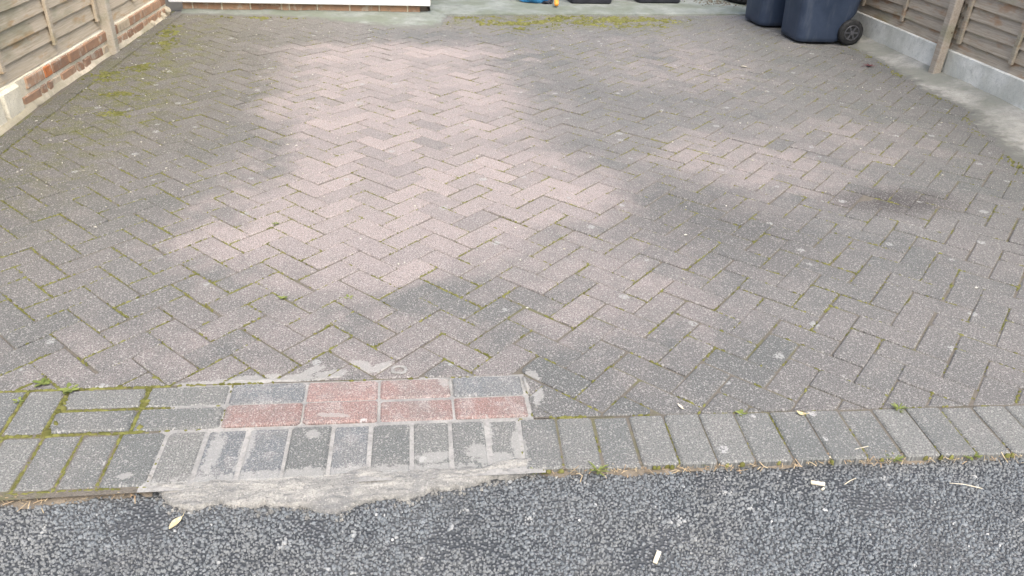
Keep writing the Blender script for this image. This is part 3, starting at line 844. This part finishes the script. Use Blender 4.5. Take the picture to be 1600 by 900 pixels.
leaf('fallen_leaf', 'curled brown leaf resting on the grey edging to the right', 1.322, -1.265, .002, .026, .014, -.5, M_DRY, 1.5)
leaf('fallen_leaf', 'thin pale leaf lying at the edging joint above the soldier row', .993, -1.205, .002, .026, .008, 1.9, M_CHIPWOOD, .4, stalk=False)
leaf('fallen_leaf', 'pale leaf in the dirt strip right of the mortar skirt', 1.335, -1.428, ROADZ+.012, .028, .011, .2, M_CHIPWOOD, .5, stalk=False)
leaf('fallen_leaf', 'small white petal on the paving left of the wheeled bins', 2.668, 2.465, .004, .045, .02, -.2, M_LITTER, .5, 'petal', False)
def chipobj(label, x, y, z, l, w, th, rot, tilt=.08):
    v, f = bevbox(-l/2, l/2, -w/2, w/2, 0, th, th*.2)
    v = [(a + .1*w*nz(b, c2, 90, 3), b*(1 + .25*nz(a, 0, 60, 1)), c2) for a, b, c2 in v]
    o = fix(obj('wood_chip', v, f, M_CHIPWOOD, None, (x, y, z))); o.rotation_euler = (tilt, -tilt, rot)
    return tag(o, label, 'wood chip')
chipobj('pale splinter of wood on the asphalt at right', 1.258, -1.505, ROADZ+.001, .034, .011, .006, -.38)
chipobj('tiny pale wood fragment beside the larger splinter', 1.262, -1.524, ROADZ+.001, .010, .005, .004, .5)
chipobj('short pale stick on the asphalt at the bottom edge', .782, -1.690, ROADZ+.001, .034, .011, .005, 1.0)
def twig(label, pts, r=.0012):
    v, f = tube(pts, r, 5); x0, y0, z0 = pts[0]
    return tag(obj('twig', [(a-x0, b-y0, d-z0) for a, b, d in v], f, M_CHIPWOOD, None, pts[0], True), label, 'twig')
twig('long thin straw twig on the asphalt near the right edge', [(1.60, -1.535, ROADZ+.004), (1.635, -1.545, ROADZ+.006), (1.675, -1.56, ROADZ+.003)])
twig('thin pale twig lying along the dirt strip at right', [(1.375, -1.415, ROADZ+.016), (1.41, -1.41, ROADZ+.02), (1.45, -1.40, ROADZ+.018)])
twig('short straw twig on the asphalt right of the splinter', [(1.325, -1.515, ROADZ+.004), (1.345, -1.505, ROADZ+.005), (1.365, -1.497, ROADZ+.004)])
# star shaped dark red leaf
v = [(0, 0, .004)]; f = []
for k in range(14):
    t = 2*math.pi*k/14; r = (.052 if k % 2 == 0 else .016)*(1 if k not in (7,) else .6); v.append((r*math.cos(t), r*math.sin(t), .010 if k % 2 == 0 else .004))
for k in range(14): f.append((0, 1+k, 1+(k+1) % 14))
a, b = tube([(-.015, 0, .004), (-.05, .01, .004), (-.085, .012, .002)], .0015, 5); n0 = len(v); v += a; f += [[i+n0 for i in q] for q in b]
o = obj('maple_leaf', v, f, M_REDLEAF, None, (3.665, 2.52, .004)); o.rotation_euler = (0, 0, .5)
o.modifiers.new('thickness', 'SOLIDIFY').thickness = .0008
tag(o, 'dark red star shaped maple leaf near the concrete fillet', 'leaf')

# ------------------------------------------------------------------ left: low brick wall
wall_rot = -math.atan(.046)
def wl_frame(y): return (WALLX(y), y, 0)
wall = empty('low_brick_wall', wl_frame(0.0), wall_rot)     # local y runs along the wall, +x faces the drive
tag(wall, 'low wall of old limed bricks under the left fence', 'wall')
v, f = [], []; n = 120
y0, y1 = -1.35, 4.02
for k in range(n+1):
    y = y0 + (y1-y0)*k/n
    for x, z in ((-.21, -.05), (-.21, .150), (-.03, .158), (-.010, .152), (-.0075, .115), (-.0075, .05), (-.0065, -.05)):
        v.append((x + (.004*nz(y, z, 14, 3) + .003*nz(y, z, 40, 4) if x > -.2 else 0), y, z + (.005*nz(y, x, 8, 5) if z > .1 else 0)))
for k in range(n):
    for q in range(6): a = k*7+q; f.append((a, a+1, a+8, a+7))
f += [list(range(7)), [n*7+q for q in range(7)][::-1]]
fix(obj('mortar_core', v, f, M_CREAM, wall, smooth=False))
def wall_brick(ya, yb, z0, z1, mat, out=0.):
    v, f = bevbox(-.10, .001+out, ya, yb, z0, z1, .005)
    v = [(a + (.004*nz(b, d, 25, 2) if a > -.05 else 0), b + .003*nz(b, d, 40, 6), d + .003*nz(b, d, 30, 7)) for a, b, d in v]
    cy = (ya+yb)/2
    o = fix(obj('brick', [(a, b-cy, d-z0) for a, b, d in v], f, mat, wall, (0, cy, z0))); return o
tj = [1.58, 1.80, 1.905, 2.13, 2.37, 2.60, 2.83, 2.95, 3.18, 3.42, 3.66, 3.90, 4.01]
for k in range(len(tj)-1):
    m = M_BRICKO if k == 1 else (M_BRICKP if k == 7 else M_BRICK)
    wall_brick(tj[k]+.0075, tj[k+1]-.0075, 0.087, .146, m, R.uniform(-.002, .004))
bj = [1.50, 1.72, 1.80, 1.875, 1.98, 2.20, 2.31, 2.42, 2.64, 2.76, 2.98, 3.10, 3.22, 3.44, 3.56, 3.78, 4.0]
for k in range(len(bj)-1):
    m = M_BRICKP if k in (3, 8) else M_BRICK
    wall_brick(bj[k]+.009, bj[k+1]-.009, .008, .064, m, R.uniform(-.003, .003))
# cream rendered blocks at the near end
for a, b in ((-1.33, -.72), (-.70, -.02), (0, .52), (.54, 1.06), (1.075, 1.285), (1.30, 1.49)):
    v, f = bevbox(-.15, .012, a, b, -.01, .150, .014)
    v = [(p + (.006*nz(q, w, 9, 8) if p > -.1 else 0), q, w + .004*nz(q, w, 12, 1)) for p, q, w in v]
    fix(obj('rendered_block', v, f, M_RENDER, wall))
v, f = [], []
for k in range(n+1):
    y = y0 + (y1-y0)*k/n; w = .022 + .012*nz(y, 0, 5, 2) + (.02 if y < 1.6 else 0); hh = .03 + .015*nz(y, 0, 6, 6)
    for t in range(5):
        q = t/4; v.append((-.004 + w*q, y, hh*(1-q)**1.5 - .010*(t == 4) + .004*nz(y, q*.05, 30, 4)))
for k in range(n):
    for q in range(4): a = k*5+q; f.append((a, a+1, a+6, a+5))
fix(obj('mortar_fillet', v, f, M_FOOT, wall, smooth=True))
# broken lumps of mortar at the far end
for yy, zz, sc in ((3.99, .035, .042), (3.86, .02, .035), (3.60, .012, .03)):
    v = []; f = []
    for a in range(7):
        for b in range(10):
            th = math.pi*a/6; ph = 2*math.pi*b/10; d = Vector((math.sin(th)*math.cos(ph), math.sin(th)*math.sin(ph), math.cos(th)))
            v.append(tuple(d*sc*(1 + .35*nz(d.x + d.z, d.y, 2, yy)))); 
    for a in range(6):
        for b in range(10): f.append((a*10+b, a*10+(b+1) % 10, (a+1)*10+(b+1) % 10, (a+1)*10+b))
    fix(obj('mortar_lump', v, f, M_FOOT, wall, (0, yy, zz)))

# ------------------------------------------------------------------ overlap fence panels
def lap_board(L, hgt, seed, th=.009):
    q = random.Random(seed); v, f = [], []; n = 12; ph = q.random()*9
    for k in range(n+1):
        y = L*k/n; wob = .0035*math.sin(y*3+ph) + .006*mnoise.noise(Vector((y*2.2, seed*1.7, 0)))
        top = .003*mnoise.noise(Vector((y*2, seed, 3)))
        v += [(.019, y, wob), (.019+th, y, wob), (th*.9, y, hgt+top), (0, y, hgt+top)]
    for k in range(n):
        a = k*4
        for e in range(4): f.append((a+e, a+(e+1) % 4, a+4+(e+1) % 4, a+4+e))
    f += [(0, 3, 2, 1), (n*4, n*4+1, n*4+2, n*4+3)]
    return v, f
def timber_fence(loc, rz, L, z0, mat, label, battens, side, seed, pitch=.082, H=1.55):
    """boards overlap downwards; side=+1 faces local +x"""
    p = empty('timber_fence', loc, rz); tag(p, label, 'fence', 'overlap fence panels')
    nb = int(H/pitch)
    for k in range(nb):
        v, f = lap_board(L, .104, seed*50+k)
        if side < 0: v = [(-a, b, d) for a, b, d in v]
        fix(obj('board', v, f, mat, p, (0, 0, z0 + k*pitch)))
    for b in battens:
        w = .034; x0, x1 = .026, .045
        vv, ff = bevbox(x0, x1, b-w/2, b+w/2, z0+.055, z0+H, .003)
        if side < 0: vv = [(-a, q, d) for a, q, d in vv]
        fix(obj('batten', vv, ff, mat, p))
        vv, ff = bevbox(-.030, -.004, b-w/2, b+w/2, z0+.02, z0+H, .003)
        if side < 0: vv = [(-a, q, d) for a, q, d in vv]
        fix(obj('batten', vv, ff, mat, p))
    vv, ff = bevbox(-.04, .05, 0, L, z0+H+.005, z0+H+.03, .004)
    if side < 0: vv = [(-a, q, d) for a, q, d in vv]
    fix(obj('capping_rail', vv, ff, mat, p))
    return p
def LW(y, dx=0): return (WALLX(y)+dx, y, 0)
FL = -.045
timber_fence(LW(.86, FL), wall_rot, 1.885, .165, M_WOODL, 'weathered overlap fence panel above the cream end of the left wall', (.55, 1.17, 1.81), 1, 3)
timber_fence(LW(2.75, FL), wall_rot, 1.40, .165, M_WOODL, 'weathered overlap fence panel on the left, nearest the white board', (.62, 1.25), 1, 5)
timber_fence(LW(-1.02, FL), wall_rot, 1.80, .165, M_WOODL, 'overlap fence panel at the road end of the left wall', (.04, .62, 1.24), 1, 7)
v, f = bevbox(-.048, .022, -.035, .035, -.03, 1.75, .006)
v = [(a + .012*(1-min(1, max(0, d)/.3)), b, d) for a, b, d in v]
o = fix(obj('fence_post', v, f, M_POSTL, None, LW(2.755, .012))); o.rotation_euler = (0, .0, wall_rot)
tag(o, 'weathered timber post standing against the left brick wall', 'fence post', 'fence posts')

# ------------------------------------------------------------------ right: gravel boards, fence, post
rrot = -math.atan(.036)
def RW(y, dx=0): return (RIGHTX(y)+dx, y, 0)
def gravel_board(ya, yb, label):
    n = 40; v, f = [], []; L = yb-ya
    for k in range(n+1):
        y = L*k/n
        for x, z in ((0, -.06), (0, .06), (0, .12), (.0, .192), (.006, .198), (.05, .198), (.05, -.06)):
            v.append((x + (.0022*nz(y+ya, z, 9, 3) + .0012*nz(y+ya, z, 30, 2) if x < .01 else 0), y, z))
    for k in range(n):
        for q in range(6): a = k*7+q; f.append((a, a+1, a+8, a+7))
    f += [list(range(7)), [n*7+q for q in range(7)][::-1]]
    o = fix(obj('gravel_board', v, f, M_GRAVEL, None, RW(ya))); o.rotation_euler = (0, 0, rrot)
    return tag(o, label, 'gravel board', 'concrete gravel boards')
gravel_board(2.235, 4.2, 'pale concrete gravel board behind the wheeled bins')
gravel_board(.30, 2.215, 'pale concrete gravel board right of the timber post')
gravel_board(-1.6, .28, 'pale concrete gravel board at the road end on the right')
FR = .045
timber_fence(RW(2.235, FR), rrot, 1.9, .197, M_WOODR, 'grey brown overlap fence panel behind the wheeled bins', (.04, .66, 1.28, 1.82), -1, 13, .080)
timber_fence(RW(.33, FR), rrot, 1.90, .197, M_WOODR, 'grey brown overlap fence panel right of the timber post', (.04, .65, 1.27, 1.82), -1, 15, .076)
timber_fence(RW(-1.56, FR), rrot, 1.86, .197, M_WOODR, 'overlap fence panel at the road end of the right boundary', (.04, .65, 1.27, 1.82), -1, 17, .080)
v, f = bevbox(-.062, -.004, -.034, .034, -.03, 1.85, .006)
v = [(a - .012*(1-min(1, max(0, d)/.5)) + .006*nz(b, d, 5, 2), b + .006*nz(a, d, 4, 6), d) for a, b, d in v]
o = fix(obj('fence_post', v, f, M_POSTR, None, RW(2.235))); o.rotation_euler = (0, 0, rrot)
tag(o, 'weathered timber post fixed in front of the right gravel boards', 'fence post', 'fence posts')

# ------------------------------------------------------------------ house: white front on a course of bricks
porch = empty('house_front', (-1.56, 4.165, 0)); tag(porch, 'white boarded house front standing on a single course of bricks', 'house')
v, f = box(.012, 1.962, .008, 1.6, -.03, .074); fix(obj('mortar_core', v, f, M_CREAM, porch))
bx = [0, .085, .318, .55, .805, .868, 1.10, 1.37, 1.62, 1.86, 1.972]
for k in range(len(bx)-1):
    v, f = bevbox(bx[k]+.006, bx[k+1]-.006, 0, .10, .004, .070, .004)
    v = [(a, b + (.003*nz(a, d, 30, 3) if b < .05 else 0), d) for a, b, d in v]
    fix(obj('brick', v, f, M_BRICK, porch))
for k in range(6):
    v, f = bevbox(1.87, 1.974, .106 + k*.23, .325 + k*.23, .004, .070, .004); fix(obj('brick', v, f, M_BRICK, porch))
v, f = bevbox(-.09, 2.055, -.045, .05, .079, .235, .006); fix(obj('sill_board', v, f, M_WHITE, porch))
v, f = bevbox(-.08, 2.045, -.025, .04, .238, 2.35, .006); fix(obj('front_panel', v, f, M_WHITE, porch))
v, f = bevbox(1.985, 2.045, .045, 1.6, .079, 2.35, .006); fix(obj('side_panel', v, f, M_WHITE, porch))
v, f = bevbox(-.14, 2.12, -.10, 1.65, 2.355, 2.42, .01); fix(obj('roof', v, f, M_WHITE, porch))

# ------------------------------------------------------------------ wheeled bins
def rrect(x0, x1, y0, y1, r, n=5):
    out = []
    for cx, cy, a0 in ((x1-r, y1-r, 0), (x0+r, y1-r, 90), (x0+r, y0+r, 180), (x1-r, y0+r, 270)):
        for k in range(n+1):
            t = math.radians(a0 + 90*k/n); out.append((cx + r*math.cos(t), cy + r*math.sin(t)))
    return out
def loft(rings, cap0=True, cap1=True):
    v, f = [], []; n = len(rings[0][1])
    for z, pl in rings: v += [(a, b, z) for a, b in pl]
    for k in range(len(rings)-1):
        for q in range(n): f.append((k*n+q, k*n+(q+1) % n, (k+1)*n+(q+1) % n, (k+1)*n+q))
    if cap0: f.append(list(range(n))[::-1])
    if cap1: f.append([(len(rings)-1)*n+q for q in range(n)])
    return v, f
def lathe_y(prof, n=28):
    """profile of (y, radius) turned about the y axis"""
    v, f = [], []
    for y, r in prof:
        for k in range(n): t = 2*math.pi*k/n; v.append((r*math.cos(t), y, r*math.sin(t)))
    for a in range(len(prof)-1):
        for k in range(n): f.append((a*n+k, a*n+(k+1) % n, (a+1)*n+(k+1) % n, (a+1)*n+k))
    f += [list(range(n)), [(len(prof)-1)*n+k for k in range(n)][::-1]]
    return v, f
def make_bin(loc, rz, label):
    b = empty('wheeled_bin', loc, rz); tag(b, label, 'wheeled bin', 'wheeled bins')
    # local x runs from the front (0) to the wheels, y across
    rings = []
    for z, x0, x1, w, r in ((.012, .014, .36, .182, .060), (.018, .004, .37, .192, .068), (.05, 0, .40, .196, .070), (.20, -.006, .445, .200, .068), (.24, -.008, .47, .201, .068), (.55, -.022, .50, .216, .064), (.86, -.036, .525, .230, .06), (.90, -.040, .53, .234, .06)):
        rings.append((z, rrect(x0, x1, -w, w, r)))
    v, f = loft(rings); fix(obj('body', v, f, M_BIN, b, smooth=True))
    v, f = loft([(.885, rrect(-.062, .55, -.25, .25, .05)), (.915, rrect(-.066, .552, -.253, .253, .05)), (.918, rrect(-.05, .54, -.24, .24, .045))]); fix(obj('rim', v, f, M_BIN, b))
    v, f = loft([(.921, rrect(-.075, .57, -.257, .257, .05)), (.945, rrect(-.075, .57, -.257, .257, .05)), (.985, rrect(-.02, .52, -.23, .23, .06)), (.992, rrect(.03, .48, -.18, .18, .06))]); fix(obj('lid', v, f, M_BIN, b))
    v, f = tube([(.55, -.23, .93), (.60, -.23, .95), (.60, .23, .95), (.55, .23, .93)], .016, 8); fix(obj('handle', v, f, M_BIN, b))
    v, f = tube([(.425, -.22, .10), (.425, .22, .10)], .012, 8); fix(obj('axle', v, f, M_HUB, b))
    for sd in (-1, 1):
        t = [(-.024, .055), (-.026, .072), (-.024, .092), (-.014, .100), (.014, .100), (.024, .092), (.026, .072), (.024, .055)]
        v, f = lathe_y(t); w = fix(obj('wheel', v, f, M_TYRE, b, (.425, sd*.214, .10), True))
        v, f = lathe_y([(-.015, .052), (-.022, .056), (-.018, .062), (.018, .062), (.022, .056), (.015, .052)]); fix(obj('rim', v, f, M_HUB, w, (0, sd*.008, 0)))
        sp = []
        for k in range(6):
            t = math.pi*k/3; ca, sa = math.cos(t), math.sin(t)
            vv, ff = box(.012, .056, -.006, .006, -.007, .007); sp.append(([(x*ca - z*sa, y, x*sa + z*ca) for x, y, z in vv], ff))
        sp.append(lathe_y([(-.012, .012), (-.010, .018), (.010, .018), (.012, .012)], 14))
        v, f = join(sp); fix(obj('spokes', v, f, M_HUB, w, (0, sd*.021, 0)))
    return b
make_bin((3.425, 3.405, .004), -.03, 'dark navy wheeled bin nearest the camera with its spoked wheel showing')
make_bin((3.355, 4.00, .004), .02, 'dark navy wheeled bin half hidden behind the nearer bin')

# ------------------------------------------------------------------ things on the slab
SZ = .0145
def crate(loc, L, W, H, rz, label):
    p = empty('crate', loc, rz); tag(p, label, 'crate', 'black crates on the slab')
    rg = [(0, rrect(-L/2+.02, L/2-.02, -W/2+.02, W/2-.02, .03)), (.012, rrect(-L/2+.008, L/2-.008, -W/2+.008, W/2-.008, .035)), (H*.85, rrect(-L/2, L/2, -W/2, W/2, .035)), (H, rrect(-L/2, L/2, -W/2, W/2, .035)),
          (H, rrect(-L/2+.012, L/2-.012, -W/2+.012, W/2-.012, .03)), (.02, rrect(-L/2+.025, L/2-.025, -W/2+.025, W/2-.025, .02))]
    v, f = loft(rg); fix(obj('tub', v, f, M_CRATE, p))
    v, f = loft([(H*.86, rrect(-L/2-.014, L/2+.014, -W/2-.014, W/2+.014, .04)), (H*.95, rrect(-L/2-.014, L/2+.014, -W/2-.014, W/2+.014, .04)), (H*.95, rrect(-L/2-.002, L/2+.002, -W/2-.002, W/2+.002, .035)), (H*.86, rrect(-L/2-.002, L/2+.002, -W/2-.002, W/2+.002, .035))], False, False)
    f += [(a, a+1, a+1-3*24, a-3*24) for a in range(72, 95)]
    fix(obj('rim', v, f, M_CRATE, p))
    for sx in (-1, 1):
        v, f = bevbox(-.012, .012, -.055, .055, -.012, .012, .004); fix(obj('grip', v, f, M_CRATE, p, (sx*(L/2+.022), 0, H*.8)))
    return p
crate((2.045, 4.865, SZ), .42, .32, .26, .03, 'black plastic crate beside the orange handled tool')
crate((2.745, 4.965, SZ), .45, .34, .24, .03, 'black plastic crate on the slab nearer the bins')
crate((2.385, 5.235, SZ), .36, .30, .22, -.1, 'black crate set back between the two front crates')
def crumple(name, loc, sx, sy, sz, mat, seed, parent=None):
    v, f = [], []; na, nb = 16, 24
    for a in range(na+1):
        for b in range(nb):
            th = math.pi*a/na; ph = 2*math.pi*b/nb; d = Vector((math.sin(th)*math.cos(ph), math.sin(th)*math.sin(ph), math.cos(th)))
            k = 1 + .28*mnoise.noise(d*2.2 + Vector((seed, 0, 0))) + .14*mnoise.noise(d*6 + Vector((0, seed, 0)))
            v.append((d.x*sx*k, d.y*sy*k, max(-.0, (d.z*.8+.5)*sz*k)))
    for a in range(na):
        for b in range(nb): f.append((a*nb+b, a*nb+(b+1) % nb, (a+1)*nb+(b+1) % nb, (a+1)*nb+b))
    return fix(obj(name, v, f, mat, parent, loc))
bag = empty('plastic_bag', (1.50, 4.80, SZ)); tag(bag, 'crumpled blue and white plastic bag left of the black crates', 'bag')
crumple('blue_part', (.02, 0, .0), .17, .13, .16, M_BLUE, 2, bag)
crumple('white_part', (-.16, .10, .0), .11, .07, .10, M_BAGW, 5, bag)
crumple('dark_base', (.11, -.04, -.002), .07, .10, .03, M_CRATE, 9, bag)
tool = empty('hand_tool', (1.668, 4.50, SZ)); tag(tool, 'small tool with an orange handle leaning by the blue bag', 'hand tool')
ax = Vector((.012, .10, .055)).normalized()
pt = lambda t: tuple(Vector((0, 0, .022)) + ax*t)
v, f = tube([pt(0), pt(.008), pt(.05), pt(.10), pt(.125)], [.012, .020, .021, .0175, .016], 14); fix(obj('handle', v, f, M_ORANGE, tool, smooth=True))
v, f = tube([pt(.1255), pt(.15)], [.0175, .0165], 14); fix(obj('collar', v, f, M_BAGW, tool))
v, f = tube([pt(.1505), pt(.33)], [.008, .006], 10); fix(obj('shaft', v, f, M_HUB, tool))
# tyre lying flat by the bins
prof = [(0, .30), (.02, .318), (.06, .325), (.12, .325), (.16, .318), (.18, .30), (.18, .22), (.165, .20), (.015, .20), (0, .22)]
v, f = [], []; n = 48
for k in range(n):
    t = 2*math.pi*k/n
    for z, r in prof: v.append((r*math.cos(t), r*math.sin(t), z))
m = len(prof)
for k in range(n):
    for q in range(m): f.append((k*m+q, k*m+(q+1) % m, ((k+1) % n)*m+(q+1) % m, ((k+1) % n)*m+q))
ty = empty('tyre', (3.82, 5.04, SZ)); tag(ty, 'dark tyre lying on the slab behind the wheeled bins', 'tyre')
fix(obj('casing', v, f, M_TYRE, ty, smooth=True))
for row, z in enumerate((.045, .09, .135)):
    for k in range(36):
        t = 2*math.pi*(k + .5*(row % 2))/36
        if not (2.3 < t < 5.6): continue
        vv, ff = bevbox(-.006, .009, -.020, .020, -.017, .017, .003)
        o = fix(obj('tread_block', vv, ff, M_TYRE, ty, (.325*math.cos(t), .325*math.sin(t), z))); o.rotation_euler = (0, 0, t)
# crumbs of soil by the tyre
mv, mf, mt = [], [], []
for _ in range(160):
    x, y = R.gauss(3.42, .16), R.gauss(4.95, .12)
    if math.hypot(x-3.82, y-5.04) < .33 or y < SLABY(x)+.05: continue
    clump(x, y, SZ, R.uniform(.004, .014), R.uniform(.004, .014))
o = obj('soil_crumbs', mv, mf, M_GROUND); tag(o, 'dark crumbs of soil spilt on the slab by the tyre', 'soil', kind='stuff')
